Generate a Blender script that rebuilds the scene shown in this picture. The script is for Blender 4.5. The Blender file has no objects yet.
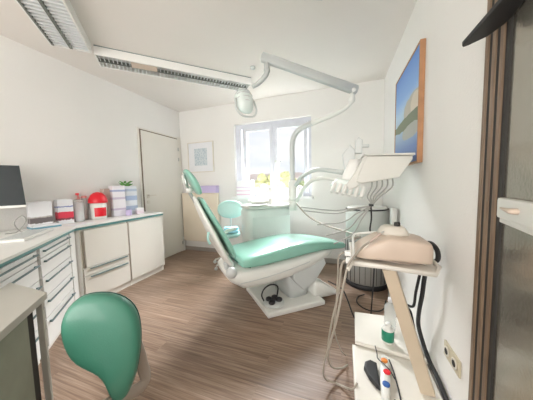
import bpy, bmesh, math, random
from mathutils import Vector, Matrix, noise
random.seed(4)
PI = math.pi
S2 = math.sqrt(.5)
scene = bpy.context.scene
col = scene.collection

# ---------------------------------------------------------------- camera
H = 1.2
YAW, PITCH, ROLL, FPX = math.radians(19.278), math.radians(-4.152), math.radians(-1.276), 215.64
fwd = Vector((-math.sin(YAW)*math.cos(PITCH), math.cos(YAW)*math.cos(PITCH), math.sin(PITCH)))
r0 = Vector((math.cos(YAW), math.sin(YAW), 0)); u0 = r0.cross(fwd)
rt = math.cos(ROLL)*r0 + math.sin(ROLL)*u0
up = -math.sin(ROLL)*r0 + math.cos(ROLL)*u0
cd = bpy.data.cameras.new('camera'); cam = bpy.data.objects.new('camera', cd); col.objects.link(cam)
cam.matrix_world = Matrix(((rt.x, up.x, -fwd.x, 0), (rt.y, up.y, -fwd.y, 0), (rt.z, up.z, -fwd.z, H), (0, 0, 0, 1)))
cd.sensor_width = 36; cd.lens = FPX*36/533; cd.clip_start = .02
scene.camera = cam

def W(u, v, z=0):
    """the furniture stands at 45 degrees to the walls: u, v are the rotated floor axes"""
    return Vector(((u-v)*S2, (u+v)*S2, z))

# ---------------------------------------------------------------- materials
def nt(name):
    m = bpy.data.materials.new(name); m.use_nodes = True
    t = m.node_tree; return m, t, t.nodes['Principled BSDF']
def add(t, kind, **kw):
    n = t.nodes.new(kind)
    for k, v in kw.items(): setattr(n, k, v)
    return n
def P(name, c, rough=.5, metal=0, vary=.04, scale=8, bump=0, bscale=60, coat=0, trans=0, alpha=1, spec=.5):
    m, t, b = nt(name)
    tc = add(t, 'ShaderNodeTexCoord')
    n = add(t, 'ShaderNodeTexNoise'); n.inputs['Scale'].default_value = scale; n.inputs['Detail'].default_value = 4
    t.links.new(tc.outputs['Object'], n.inputs['Vector'])
    r = add(t, 'ShaderNodeValToRGB')
    r.color_ramp.elements[0].position = .3; r.color_ramp.elements[1].position = .7
    r.color_ramp.elements[0].color = (*[x*(1-vary) for x in c], 1)
    r.color_ramp.elements[1].color = (*[min(1, x*(1+vary)) for x in c], 1)
    t.links.new(n.outputs['Fac'], r.inputs[0]); t.links.new(r.outputs[0], b.inputs['Base Color'])
    b.inputs['Roughness'].default_value = rough; b.inputs['Metallic'].default_value = metal
    b.inputs['Specular IOR Level'].default_value = spec
    if coat: b.inputs['Coat Weight'].default_value = coat; b.inputs['Coat Roughness'].default_value = .1
    if trans: b.inputs['Transmission Weight'].default_value = trans; b.inputs['IOR'].default_value = 1.3
    if alpha < 1: b.inputs['Alpha'].default_value = alpha
    if bump:
        n2 = add(t, 'ShaderNodeTexNoise'); n2.inputs['Scale'].default_value = bscale; n2.inputs['Detail'].default_value = 5
        t.links.new(tc.outputs['Object'], n2.inputs['Vector'])
        bp = add(t, 'ShaderNodeBump'); bp.inputs['Strength'].default_value = bump; bp.inputs['Distance'].default_value = .01
        t.links.new(n2.outputs['Fac'], bp.inputs['Height']); t.links.new(bp.outputs[0], b.inputs['Normal'])
    return m
M = {}
M['wall'] = P('white woodchip wall', (.83, .82, .79), .85, vary=.012, scale=2, bump=.18, bscale=90)
M['ceiling'] = P('ceiling paint', (.80, .765, .72), .9, vary=.01, scale=2)
M['white'] = P('white lacquer', (.84, .84, .81), .42, vary=.01)
M['cream'] = P('cream laminate', (.80, .77, .70), .38, vary=.015, scale=3)
M['creamdoor'] = P('cream door lacquer', (.78, .755, .69), .4, vary=.015, scale=3)
M['radiator'] = P('ivory radiator enamel', (.83, .74, .60), .4, vary=.02, scale=3)
M['top'] = P('pale worktop laminate', (.80, .80, .77), .42, vary=.02, scale=5)
M['desk'] = P('light grey desk laminate', (.50, .49, .44), .45, vary=.02, scale=5)
M['deskpanel'] = P('grey green desk panel', (.27, .29, .22), .6, vary=.06, scale=12)
M['teal'] = P('teal edge strip', (.13, .33, .33), .35, vary=.04)
M['handle'] = P('grey teal handle metal', (.16, .24, .25), .35, metal=.3)
M['dark'] = P('dark gap', (.03, .028, .025), .7)
M['black'] = P('black rubber', (.018, .018, .02), .5)
M['mint'] = P('mint leatherette', (.25, .53, .43), .32, vary=.03, scale=6, bump=.05, bscale=200, coat=.6)
M['mintpale'] = P('pale mint leatherette', (.45, .74, .69), .4, vary=.03)
M['green'] = P('green leatherette', (.055, .225, .155), .36, vary=.05, scale=6, bump=.08, bscale=220, coat=.25)
M['bracket'] = P('brownish grey plastic', (.36, .31, .26), .35)
M['seam'] = P('dark green seam', (.02, .10, .08), .5)
M['shell'] = P('glossy off white plastic', (.78, .79, .75), .3, vary=.015)
M['shellgrey'] = P('pale grey plastic', (.60, .63, .62), .35, vary=.02)
M['traygrey'] = P('warm light grey plastic', (.66, .66, .61), .4, vary=.02)
M['armgrey'] = P('grey painted arm', (.50, .53, .52), .4, vary=.02)
M['unit'] = P('pale mint unit plastic', (.75, .83, .80), .35, vary=.02)
M['beige'] = P('pink beige plastic', (.66, .54, .44), .38, vary=.03)
M['post'] = P('beige trolley post', (.62, .52, .39), .45, vary=.03)
M['hose'] = P('grey hose', (.36, .36, .33), .45)
M['hosepale'] = P('beige grey hose', (.40, .36, .30), .45)
M['steel'] = P('brushed steel', (.50, .51, .50), .28, metal=.9)
M['binbody'] = P('grey satin panel', (.36, .36, .34), .4, metal=.35, vary=.04)
M['screen'] = P('switched off screen', (.012, .02, .024), .25)
M['red'] = P('red plastic', (.75, .015, .03), .3, vary=.03)
M['pink'] = P('translucent pink plastic', (.85, .35, .33), .3, vary=.05, alpha=.75)
M['clear'] = P('clear plastic', (.86, .90, .88), .12, vary=.01, alpha=.38)
M['box'] = P('white card box', (.80, .81, .83), .55, vary=.02)
M['lilac'] = P('lilac card', (.58, .50, .76), .6, vary=.03)
M['blue'] = P('blue plastic', (.03, .12, .40), .4)
M['bookblue'] = P('teal blue card', (.16, .36, .46), .5)
M['sash'] = P('backlit white frame lacquer', (.66, .68, .74), .4)  # backlit shade of the white frame put into a blue-grey base colour
M['frameedge'] = P('brown rubber seal', (.20, .155, .11), .7)
M['upper'] = P('light grey upper panel', (.58, .61, .58), .4)
M['skirt'] = P('grey brown skirting', (.40, .36, .32), .5)
M['bluebag'] = P('pale blue pad', (.30, .68, .78), .6)
M['orange'] = P('orange plastic', (.75, .25, .04), .4)
M['bottlegreen'] = P('green bottle label', (.01, .24, .14), .4)
M['brown'] = P('brown card', (.55, .44, .38), .6)
M['socket'] = P('yellowed ivory plastic', (.58, .52, .38), .4)
M['leaf'] = P('green leaf', (.12, .34, .08), .6)
M['yellow'] = P('yellow green foliage', (.58, .58, .26), .8, vary=.35, scale=3)
M['foliage'] = P('pale green foliage', (.42, .50, .22), .8, vary=.3, scale=3)
M['bark'] = P('bark', (.15, .10, .07), .9)
M['grass'] = P('grass', (.2, .3, .1), .9, vary=.2, scale=1)
M['plate'] = P('white trolley plastic', (.80, .77, .70), .4, vary=.02)
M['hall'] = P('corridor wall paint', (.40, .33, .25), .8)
M['tube'] = P('frosted tube', (.85, .88, .88), .3)
M['louvre'] = P('satin louvre metal', (.80, .83, .83), .35, metal=.1, vary=.03)
M['louvredark'] = P('dark louvre metal', (.20, .22, .20), .35, metal=.6)
M['sill'] = P('window sill', (.86, .86, .85), .3)
M['house'] = P('far house render', (.8, .72, .62), .8)
M['roof'] = P('far roof tiles', (.62, .52, .47), .8)

def glassmat():
    m, t, b = nt('window glass')
    b.inputs['Base Color'].default_value = (1, 1, 1, 1); b.inputs['Roughness'].default_value = 0
    b.inputs['Alpha'].default_value = .03
    n = add(t, 'ShaderNodeTexNoise'); n.inputs['Scale'].default_value = 2
    mp = add(t, 'ShaderNodeMapRange'); mp.inputs[3].default_value = 0; mp.inputs[4].default_value = .03
    t.links.new(n.outputs['Fac'], mp.inputs[0]); t.links.new(mp.outputs[0], b.inputs['Roughness'])
    return m
M['glass'] = glassmat()

def frosted():
    m, t, b = nt('textured door glass')
    tc = add(t, 'ShaderNodeTexCoord')
    v = add(t, 'ShaderNodeTexNoise'); v.inputs['Scale'].default_value = 95; v.inputs['Detail'].default_value = 3
    w = add(t, 'ShaderNodeTexVoronoi'); w.inputs['Scale'].default_value = 70
    t.links.new(tc.outputs['Object'], v.inputs['Vector']); t.links.new(tc.outputs['Object'], w.inputs['Vector'])
    mx = add(t, 'ShaderNodeMath', operation='ADD'); t.links.new(v.outputs['Fac'], mx.inputs[0]); t.links.new(w.outputs['Distance'], mx.inputs[1])
    bp = add(t, 'ShaderNodeBump'); bp.inputs['Strength'].default_value = .16; bp.inputs['Distance'].default_value = .002
    t.links.new(mx.outputs[0], bp.inputs['Height']); t.links.new(bp.outputs[0], b.inputs['Normal'])
    b.inputs['Base Color'].default_value = (.36, .335, .28, 1)
    b.inputs['Roughness'].default_value = .20; b.inputs['Metallic'].default_value = .75
    b.inputs['Specular IOR Level'].default_value = .8
    return m
M['frost'] = frosted()

def floormat():
    m, t, b = nt('oak laminate floor')
    tc = add(t, 'ShaderNodeTexCoord')
    br = add(t, 'ShaderNodeTexBrick'); br.offset = .37
    br.inputs['Scale'].default_value = 1; br.inputs['Brick Width'].default_value = 1.28; br.inputs['Row Height'].default_value = .16
    br.inputs['Mortar Size'].default_value = .0012
    br.inputs['Color1'].default_value = (0, 0, 0, 1); br.inputs['Color2'].default_value = (1, 1, 1, 1); br.inputs['Mortar'].default_value = (.5, .5, .5, 1)
    t.links.new(tc.outputs['Object'], br.inputs['Vector'])
    mp = add(t, 'ShaderNodeMapping'); mp.inputs['Scale'].default_value = (1.0, 32, 1)
    # each plank shifts its grain
    sc = add(t, 'ShaderNodeVectorMath', operation='SCALE'); sc.inputs['Scale'].default_value = 6
    t.links.new(br.outputs['Color'], sc.inputs[0])
    ad = add(t, 'ShaderNodeVectorMath', operation='ADD')
    t.links.new(tc.outputs['Object'], ad.inputs[0]); t.links.new(sc.outputs[0], ad.inputs[1])
    t.links.new(ad.outputs[0], mp.inputs['Vector'])
    n = add(t, 'ShaderNodeTexNoise'); n.inputs['Scale'].default_value = 2.2; n.inputs['Detail'].default_value = 8; n.inputs['Roughness'].default_value = .62
    n.inputs['Distortion'].default_value = .35
    t.links.new(mp.outputs[0], n.inputs['Vector'])
    r = add(t, 'ShaderNodeValToRGB'); e = r.color_ramp.elements
    e[0].position = .28; e[0].color = (.15, .090, .060, 1)
    e[1].position = .74; e[1].color = (.50, .375, .285, 1)
    x = e.new(.5); x.color = (.29, .195, .138, 1)
    t.links.new(n.outputs['Fac'], r.inputs[0])
    hs = add(t, 'ShaderNodeMixRGB', blend_type='MULTIPLY'); hs.inputs['Fac'].default_value = .32
    t.links.new(r.outputs[0], hs.inputs[1])
    mp2 = add(t, 'ShaderNodeMapRange'); mp2.inputs[3].default_value = .45; mp2.inputs[4].default_value = 1.25
    t.links.new(br.outputs['Color'], mp2.inputs[0]); t.links.new(mp2.outputs[0], hs.inputs[2])
    t.links.new(hs.outputs[0], b.inputs['Base Color'])
    mr = add(t, 'ShaderNodeMapRange'); mr.inputs[3].default_value = .30; mr.inputs[4].default_value = .46
    t.links.new(n.outputs['Fac'], mr.inputs[0]); t.links.new(mr.outputs[0], b.inputs['Roughness'])
    bp = add(t, 'ShaderNodeBump'); bp.inputs['Strength'].default_value = .12; bp.inputs['Distance'].default_value = .003
    t.links.new(n.outputs['Fac'], bp.inputs['Height']); t.links.new(bp.outputs[0], b.inputs['Normal'])
    return m
M['floor'] = floormat()

def woodmat():
    m, t, b = nt('oak casing')
    tc = add(t, 'ShaderNodeTexCoord'); mp = add(t, 'ShaderNodeMapping'); mp.inputs['Scale'].default_value = (30, 30, 1.5)
    n = add(t, 'ShaderNodeTexNoise'); n.inputs['Scale'].default_value = 3; n.inputs['Detail'].default_value = 6
    t.links.new(tc.outputs['Object'], mp.inputs[0]); t.links.new(mp.outputs[0], n.inputs[0])
    r = add(t, 'ShaderNodeValToRGB'); e = r.color_ramp.elements
    e[0].position = .3; e[0].color = (.14, .090, .055, 1); e[1].position = .7; e[1].color = (.27, .185, .12, 1)
    t.links.new(n.outputs['Fac'], r.inputs[0]); t.links.new(r.outputs[0], b.inputs['Base Color'])
    b.inputs['Roughness'].default_value = .45
    return m
M['wood'] = woodmat()
M['framewood'] = P('light oak frame', (.46, .24, .12), .5, vary=.12, scale=14)
M['framepale'] = P('pale frame wood', (.72, .68, .60), .5)

def picmat():
    """landscape print: blue sky, pale crag with dark woods, and water. Generated coordinates of the sheet: Y along, Z up"""
    m, t, b = nt('landscape print')
    tc = add(t, 'ShaderNodeTexCoord'); sp = add(t, 'ShaderNodeSeparateXYZ'); t.links.new(tc.outputs['Generated'], sp.inputs[0])
    n = add(t, 'ShaderNodeTexNoise'); n.inputs['Scale'].default_value = 5; n.inputs['Detail'].default_value = 8
    t.links.new(tc.outputs['Generated'], n.inputs['Vector'])
    # base column: z ramp
    r = add(t, 'ShaderNodeValToRGB'); e = r.color_ramp.elements
    e[0].position = 0; e[0].color = (.08, .16, .42, 1); e[1].position = 1; e[1].color = (.10, .27, .70, 1)
    for p, c in ((.16, (.13, .24, .52)), (.30, (.32, .46, .62)), (.44, (.40, .53, .66)), (.56, (.45, .62, .80)), (.72, (.22, .42, .78))):
        x = e.new(p); x.color = (*c, 1)
    t.links.new(sp.outputs['Z'], r.inputs[0])
    def blob(cy, cz, ry, rz, wob):
        a = add(t, 'ShaderNodeMath', operation='SUBTRACT'); t.links.new(sp.outputs['Y'], a.inputs[0]); a.inputs[1].default_value = cy
        a2 = add(t, 'ShaderNodeMath', operation='DIVIDE'); t.links.new(a.outputs[0], a2.inputs[0]); a2.inputs[1].default_value = ry
        a3 = add(t, 'ShaderNodeMath', operation='POWER'); t.links.new(a2.outputs[0], a3.inputs[0]); a3.inputs[1].default_value = 2
        c = add(t, 'ShaderNodeMath', operation='SUBTRACT'); t.links.new(sp.outputs['Z'], c.inputs[0]); c.inputs[1].default_value = cz
        c2 = add(t, 'ShaderNodeMath', operation='DIVIDE'); t.links.new(c.outputs[0], c2.inputs[0]); c2.inputs[1].default_value = rz
        c3 = add(t, 'ShaderNodeMath', operation='POWER'); t.links.new(c2.outputs[0], c3.inputs[0]); c3.inputs[1].default_value = 2
        s = add(t, 'ShaderNodeMath', operation='ADD'); t.links.new(a3.outputs[0], s.inputs[0]); t.links.new(c3.outputs[0], s.inputs[1])
        w = add(t, 'ShaderNodeMath', operation='MULTIPLY_ADD'); t.links.new(n.outputs['Fac'], w.inputs[0]); w.inputs[1].default_value = wob; t.links.new(s.outputs[0], w.inputs[2])
        l = add(t, 'ShaderNodeMath', operation='LESS_THAN'); t.links.new(w.outputs[0], l.inputs[0]); l.inputs[1].default_value = 1+wob*.5
        return l.outputs[0]
    cur = r.outputs[0]
    for args, c in (((.18, .53, .36, .13, 1.2), (.50, .47, .40)), ((.12, .54, .16, .10, 1.0), (.66, .60, .50)), ((.35, .42, .75, .065, 1.0), (.16, .20, .12)), ((.30, .31, .35, .07, 1.2), (.42, .44, .40))):
        mx = add(t, 'ShaderNodeMixRGB'); t.links.new(blob(*args), mx.inputs[0]); t.links.new(cur, mx.inputs[1]); mx.inputs[2].default_value = (*c, 1); cur = mx.outputs[0]
    t.links.new(cur, b.inputs['Base Color']); b.inputs['Roughness'].default_value = .45
    return m
M['print'] = picmat()

def artmat():
    m, t, b = nt('abstract blue grey print')
    tc = add(t, 'ShaderNodeTexCoord'); v = add(t, 'ShaderNodeTexVoronoi'); v.inputs['Scale'].default_value = 13
    t.links.new(tc.outputs['Generated'], v.inputs['Vector'])
    r = add(t, 'ShaderNodeValToRGB'); e = r.color_ramp.elements
    e[0].color = (.25, .38, .48, 1); e[1].color = (.62, .68, .70, 1); e[1].position = .6
    t.links.new(v.outputs['Distance'], r.inputs[0]); t.links.new(r.outputs[0], b.inputs['Base Color'])
    return m
M['art'] = artmat()

def bandmat(name, base, bands, axis='Z', noisy=0):
    """card box print: coloured bands along the box height (generated coordinates)"""
    m, t, b = nt(name)
    tc = add(t, 'ShaderNodeTexCoord'); sp = add(t, 'ShaderNodeSeparateXYZ'); t.links.new(tc.outputs['Generated'], sp.inputs[0])
    n = add(t, 'ShaderNodeTexNoise'); n.inputs['Scale'].default_value = 7
    t.links.new(tc.outputs['Generated'], n.inputs['Vector'])
    ad = add(t, 'ShaderNodeMath', operation='MULTIPLY_ADD'); t.links.new(n.outputs['Fac'], ad.inputs[0]); ad.inputs[1].default_value = noisy; t.links.new(sp.outputs[axis], ad.inputs[2])
    r = add(t, 'ShaderNodeValToRGB'); r.color_ramp.interpolation = 'CONSTANT'; e = r.color_ramp.elements
    e[0].position = 0; e[0].color = (*base, 1); e[1].position = .999; e[1].color = (*base, 1)
    for p, c in bands:
        x = e.new(p); x.color = (*c, 1)
    t.links.new(ad.outputs[0], r.inputs[0]); t.links.new(r.outputs[0], b.inputs['Base Color']); b.inputs['Roughness'].default_value = .5
    return m
WB = (.8, .8, .82)
M['boxred'] = bandmat('red banded card', WB, [(.22, (.25, .06, .08)), (.30, (.72, .05, .09)), (.56, WB), (.74, (.2, .25, .5)), (.79, WB)], noisy=.12)
M['boxgrey'] = bandmat('grey banded card', WB, [(.14, (.16, .14, .14)), (.36, (.45, .42, .40)), (.42, WB)], noisy=.12)
M['boxlilac'] = bandmat('lilac banded card', (.80, .78, .84), [(.2, (.60, .52, .66)), (.26, (.82, .80, .84)), (.55, (.62, .56, .68)), (.62, (.82, .80, .84)), (.8, (.36, .42, .62)), (.86, (.82, .80, .84))])
M['boxblue'] = bandmat('blue banded card', (.76, .80, .88), [(.15, (.45, .55, .72)), (.3, (.78, .82, .88)), (.5, (.42, .52, .72)), (.66, (.80, .84, .9)), (.82, (.55, .64, .78)), (.9, (.8, .84, .9))])
M['boxpink'] = bandmat('pink striped card', (.86, .84, .86), [(.12, (.78, .55, .66)), (.2, (.86, .84, .86)), (.34, (.78, .58, .68)), (.42, (.86, .84, .86)), (.56, (.74, .62, .74)), (.62, (.86, .84, .86))])

# ---------------------------------------------------------------- mesh helpers
def bx(bm, c, s, rot=None, bev=0):
    """box: centre, size, 3x3 rotation or a z angle"""
    r = bmesh.ops.create_cube(bm, size=1)['verts']
    if isinstance(rot, (int, float)): rot = Matrix.Rotation(rot, 3, 'Z')
    bmesh.ops.scale(bm, vec=s, verts=r)
    if bev:
        es = list({e for v in r for e in v.link_edges})
        q = bmesh.ops.bevel(bm, geom=es, offset=bev, segments=2, profile=.6, affect='EDGES')
        r = list({v for f in q['faces'] for v in f.verts} | {v for v in r if v.is_valid})
        # collect whole island
        seen = set(r); st = list(r)
        while st:
            v = st.pop()
            for e in v.link_edges:
                w = e.other_vert(v)
                if w not in seen: seen.add(w); st.append(w)
        r = list(seen)
    if rot is not None: bmesh.ops.rotate(bm, matrix=rot.to_4x4(), verts=r, cent=(0, 0, 0))
    bmesh.ops.translate(bm, vec=Vector(c), verts=r)
def prism(bm, pts, vec, bev=0, seg=2):
    vec = Vector(vec)
    a = [bm.verts.new(Vector(p)) for p in pts]; b = [bm.verts.new(Vector(p)+vec) for p in pts]
    fs = [bm.faces.new(a[::-1]), bm.faces.new(b)]
    n = len(a)
    for i in range(n): fs.append(bm.faces.new((a[i], a[(i+1) % n], b[(i+1) % n], b[i])))
    bmesh.ops.recalc_face_normals(bm, faces=fs)
    if bev:
        es = list({e for f in fs[:2] for e in f.edges})
        bmesh.ops.bevel(bm, geom=es, offset=bev, segments=seg, profile=.6, affect='EDGES')
def spline(pts, k=6):
    pts = [Vector(p) for p in pts]
    if len(pts) < 3: return pts
    out = []; q = [pts[0]*2-pts[1]]+pts+[pts[-1]*2-pts[-2]]
    for i in range(1, len(q)-2):
        p0, p1, p2, p3 = q[i-1:i+3]
        for j in range(k):
            t = j/k
            out.append(.5*((2*p1)+(-p0+p2)*t+(2*p0-5*p1+4*p2-p3)*t*t+(-p0+3*p1-3*p2+p3)*t**3))
    out.append(pts[-1]); return out
def tube(bm, pts, r, n=8, smooth=True, flat=1, k=6):
    """round (or flattened) tube along points; r may be a list per given point"""
    raw = [Vector(p) for p in pts]
    P_ = spline(raw, k) if smooth else raw
    m = len(P_)
    def rad(i):
        if isinstance(r, (int, float)): return r
        x = i/(m-1)*(len(r)-1); a = min(int(x), len(r)-2); return r[a]+(r[a+1]-r[a])*(x-a)
    t0 = (P_[1]-P_[0]).normalized(); ref = Vector((0, 0, 1)) if abs(t0.z) < .9 else Vector((1, 0, 0))
    nrm = t0.cross(ref).normalized(); rings = []
    for i, p in enumerate(P_):
        t = (P_[min(i+1, m-1)]-P_[max(i-1, 0)]).normalized()
        nrm = (nrm-t*nrm.dot(t)).normalized(); bn = t.cross(nrm)
        rings.append([bm.verts.new(p+(nrm*math.cos(a)+bn*math.sin(a)*flat)*rad(i)) for a in [2*PI*j/n for j in range(n)]])
    for a, b in zip(rings, rings[1:]):
        for j in range(n):
            f = bm.faces.new((a[j], a[(j+1) % n], b[(j+1) % n], b[j])); f.smooth = True
    bm.faces.new(rings[0][::-1]); bm.faces.new(rings[-1])
def lathe(bm, prof, c, n=24, axis=None):
    """profile of (radius, height)"""
    rings = []
    q = Vector((0, 0, 1)).rotation_difference(Vector(axis)) if axis is not None else None
    for r, z in prof:
        ring = []
        for j in range(n):
            a = 2*PI*j/n; v = Vector((max(r, 1e-4)*math.cos(a), max(r, 1e-4)*math.sin(a), z))
            if q: v = q @ v
            ring.append(bm.verts.new(v+Vector(c)))
        rings.append(ring)
    for a, b in zip(rings, rings[1:]):
        for j in range(n):
            f = bm.faces.new((a[j], a[(j+1) % n], b[(j+1) % n], b[j])); f.smooth = True
    bm.faces.new(rings[0][::-1]); bm.faces.new(rings[-1])
def loft(bm, rings, cap=True):
    rs = [[bm.verts.new(Vector(p)) for p in ring] for ring in rings]; n = len(rs[0])
    for a, b in zip(rs, rs[1:]):
        for j in range(n):
            f = bm.faces.new((a[j], a[(j+1) % n], b[(j+1) % n], b[j])); f.smooth = True
    if cap: 
        for f in (bm.faces.new(rs[0][::-1]), bm.faces.new(rs[-1])): f.smooth = True
    bmesh.ops.recalc_face_normals(bm, faces=bm.faces[:])
def sring(c, ax, ay, ex=4, n=24):
    """superellipse ring around c with half axes ax, ay"""
    out = []
    for j in range(n):
        a = 2*PI*j/n; ca, sa = math.cos(a), math.sin(a)
        out.append(Vector(c)+Vector(ax)*math.copysign(abs(ca)**(2/ex), ca)+Vector(ay)*math.copysign(abs(sa)**(2/ex), sa))
    return out
def ell(bm, c, r, n=16, rot=None):
    v = bmesh.ops.create_uvsphere(bm, u_segments=n, v_segments=n//2+2, radius=1)['verts']
    bmesh.ops.scale(bm, vec=r, verts=v)
    if rot is not None: bmesh.ops.rotate(bm, matrix=rot.to_4x4(), verts=v, cent=(0, 0, 0))
    bmesh.ops.translate(bm, vec=Vector(c), verts=v)
    for x in v:
        for f in x.link_faces: f.smooth = True

def obj(name, bm, mat, parent=None, sub=0):
    me = bpy.data.meshes.new(name); bm.normal_update(); bm.to_mesh(me); bm.free()
    o = bpy.data.objects.new(name, me); col.objects.link(o)
    me.materials.append(M[mat] if isinstance(mat, str) else mat)
    if parent is not None:
        o.parent = parent
        o.matrix_parent_inverse = world_of(parent).inverted()
    if sub:
        s = o.modifiers.new('smooth', 'SUBSURF'); s.levels = sub; s.render_levels = sub
    return o
def world_of(o):
    m = o.matrix_basis.copy()
    while o.parent is not None:
        m = o.parent.matrix_basis @ o.matrix_parent_inverse @ m
        o = o.parent
    return m
def part(name, mat, parent, fn, sub=0):
    bm = bmesh.new(); fn(bm); return obj(name, bm, mat, parent, sub)
def tag(o, label, cat, group=None, kind=None):
    o['label'] = label; o['category'] = cat
    if group: o['group'] = group
    if kind: o['kind'] = kind
    return o
def thing(name, loc, label, cat, group=None):
    o = bpy.data.objects.new(name, None); o.empty_display_size = .05; col.objects.link(o); o.location = loc
    return tag(o, label, cat, group)
def single(name, mat, label, cat, fn, group=None, sub=0):
    bm = bmesh.new(); fn(bm); return tag(obj(name, bm, mat, None, sub), label, cat, group)
def struct(name, mat, fn, parent=None, label=None, cat=None):
    bm = bmesh.new(); fn(bm); o = obj(name, bm, mat, parent)
    if parent is None: o['kind'] = 'structure'; o['label'] = label or name.replace('_', ' '); o['category'] = cat or name.split('_')[0]
    return o
def B(*boxes, bev=0):
    """boxes as (x0,x1,y0,y1,z0,z1)"""
    def f(bm):
        for b in boxes: bx(bm, ((b[0]+b[1])/2, (b[2]+b[3])/2, (b[4]+b[5])/2), (b[1]-b[0], b[3]-b[2], b[5]-b[4]), bev=bev)
    return f
def BU(*boxes, bev=0):
    """boxes in the rotated axes as (u0,u1,v0,v1,z0,z1)"""
    def f(bm):
        for b in boxes: bx(bm, W((b[0]+b[1])/2, (b[2]+b[3])/2, (b[4]+b[5])/2), (b[1]-b[0], b[3]-b[2], b[5]-b[4]), rot=PI/4, bev=bev)
    return f
def T(*runs, r=.01, n=8, k=6, flat=1):
    def f(bm):
        for p in runs: tube(bm, p, r, n=n, k=k, flat=flat)
    return f

# ---------------------------------------------------------------- room
XL, XR, YB, ZC, Y0 = -2.81, .53, 3.30, 2.55, -2.2
WX0, WX1, WZ0, WZ1 = -1.70, -.43, 1.00, 2.20
struct('floor', 'floor', B((XL-.1, 1.6, Y0, YB+.1, -.06, 0)), label='brown oak laminate floor', cat='floor')
struct('ceiling', 'ceiling', B((XL-.1, 1.6, Y0, YB+.25, ZC, ZC+.08)), label='plain off-white ceiling', cat='ceiling')
struct('wall_left', 'wall', B((XL-.1, XL, Y0, YB+.25, 0, ZC)), label='white wall on the left behind the cabinets', cat='wall')
struct('wall_back', 'wall', B((XL, WX0, YB, YB+.25, 0, ZC), (WX1, XR+.1, YB, YB+.25, 0, ZC), (WX0, WX1, YB, YB+.25, 0, WZ0), (WX0, WX1, YB, YB+.25, WZ1, ZC)),
       label='white wall with the window', cat='wall')
DY0, DY1, DZ = .02, .938, 2.3
struct('wall_right', 'wall', B((XR, XR+.1, DY1, YB, 0, ZC), (XR, XR+.1, Y0, DY0, 0, ZC), (XR, XR+.1, DY0, DY1, DZ, ZC)), label='white wall on the right with the landscape picture', cat='wall')
struct('wall_corridor', 'hall', B((1.5, 1.6, Y0, YB, 0, ZC)), label='corridor wall beyond the doorway', cat='wall')
struct('baseboard_back', 'skirt', B((XL, XR, YB-.015, YB, 0, .07)), label='grey brown baseboard under the window wall', cat='baseboard')
struct('baseboard_right', 'white', B((XR-.012, XR, DY1+.16, YB-.02, 0, .06)), label='white baseboard on the right wall', cat='baseboard')
# window
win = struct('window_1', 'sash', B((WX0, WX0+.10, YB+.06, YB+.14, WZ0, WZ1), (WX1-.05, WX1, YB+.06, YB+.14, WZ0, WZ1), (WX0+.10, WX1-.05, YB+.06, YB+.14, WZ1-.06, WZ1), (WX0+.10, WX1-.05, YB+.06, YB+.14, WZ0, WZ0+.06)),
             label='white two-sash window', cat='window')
X0, XM, X1 = WX0+.125, -1.04, WX1-.06
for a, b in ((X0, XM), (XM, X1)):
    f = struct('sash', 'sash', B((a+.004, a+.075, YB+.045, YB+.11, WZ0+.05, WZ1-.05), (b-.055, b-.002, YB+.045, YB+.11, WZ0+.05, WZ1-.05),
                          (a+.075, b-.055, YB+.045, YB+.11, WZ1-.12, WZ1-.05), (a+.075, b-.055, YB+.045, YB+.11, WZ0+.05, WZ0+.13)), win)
    struct('pane', 'glass', B((a+.07, b-.05, YB+.075, YB+.08, WZ0+.12, WZ1-.11)), f)
struct('window_handle', 'shellgrey', lambda bm: (bx(bm, (XM+.045, YB+.035, 1.55), (.03, .02, .07), bev=.004), bx(bm, (XM+.09, YB+.01, 1.56), (.12, .018, .022), bev=.005)), win)
struct('trim_1', 'sill', B((WX0-.03, WX1+.03, YB-.12, YB+.06, WZ0-.03, WZ0)), label='white window sill', cat='window sill')
# left door
dl = struct('door_1', 'creamdoor', B((XL+.002, XL+.03, 2.445, 3.19, .008, 2.035)), label='cream door in the left wall corner', cat='door')
struct('door_frame', 'creamdoor', B((XL+.001, XL+.018, 2.400, 2.424, 0, 2.075), (XL+.001, XL+.018, 2.424, 3.19, 2.052, 2.075)), dl)
struct('door_seal', 'frameedge', B((XL+.001, XL+.022, 2.424, 2.445, 0, 2.052), (XL+.001, XL+.022, 2.445, 3.19, 2.035, 2.052)), dl)
struct('casing', 'creamdoor', B((XL+.001, XL+.02, 3.19, 3.28, 0, 2.08)), dl)
def hdl(bm):
    bx(bm, (XL+.036, 2.50, 1.06), (.012, .045, .06), bev=.003); bx(bm, (XL+.07, 2.55, 1.07), (.018, .13, .018), bev=.005); bx(bm, (XL+.05, 2.497, 1.07), (.04, .02, .02))
    bx(bm, (XL+.036, 2.50, .97), (.012, .045, .05), bev=.003)
struct('door_handle', 'framepale', hdl, dl)
for z in (1.86, 1.68, .16):
    struct('hinge', 'steel', lambda bm: lathe(bm, [(.009, -.03), (.009, .03)], (XL+.032, 3.195, z), 10), dl)
# right doorway casing: three oak strips with dark grooves
def strips(bm):
    for y in (1.082, 1.040, .998): bx(bm, (XR-.009, y-.014, 1.12), (.026, .023, 2.24), bev=.004)
tr = struct('trim_2', 'wood', strips, label='ribbed oak door casing on the right wall', cat='trim')
struct('groove', 'dark', B((XR-.018, XR-.001, .945, 1.079, .0, 2.24)), tr)
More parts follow.
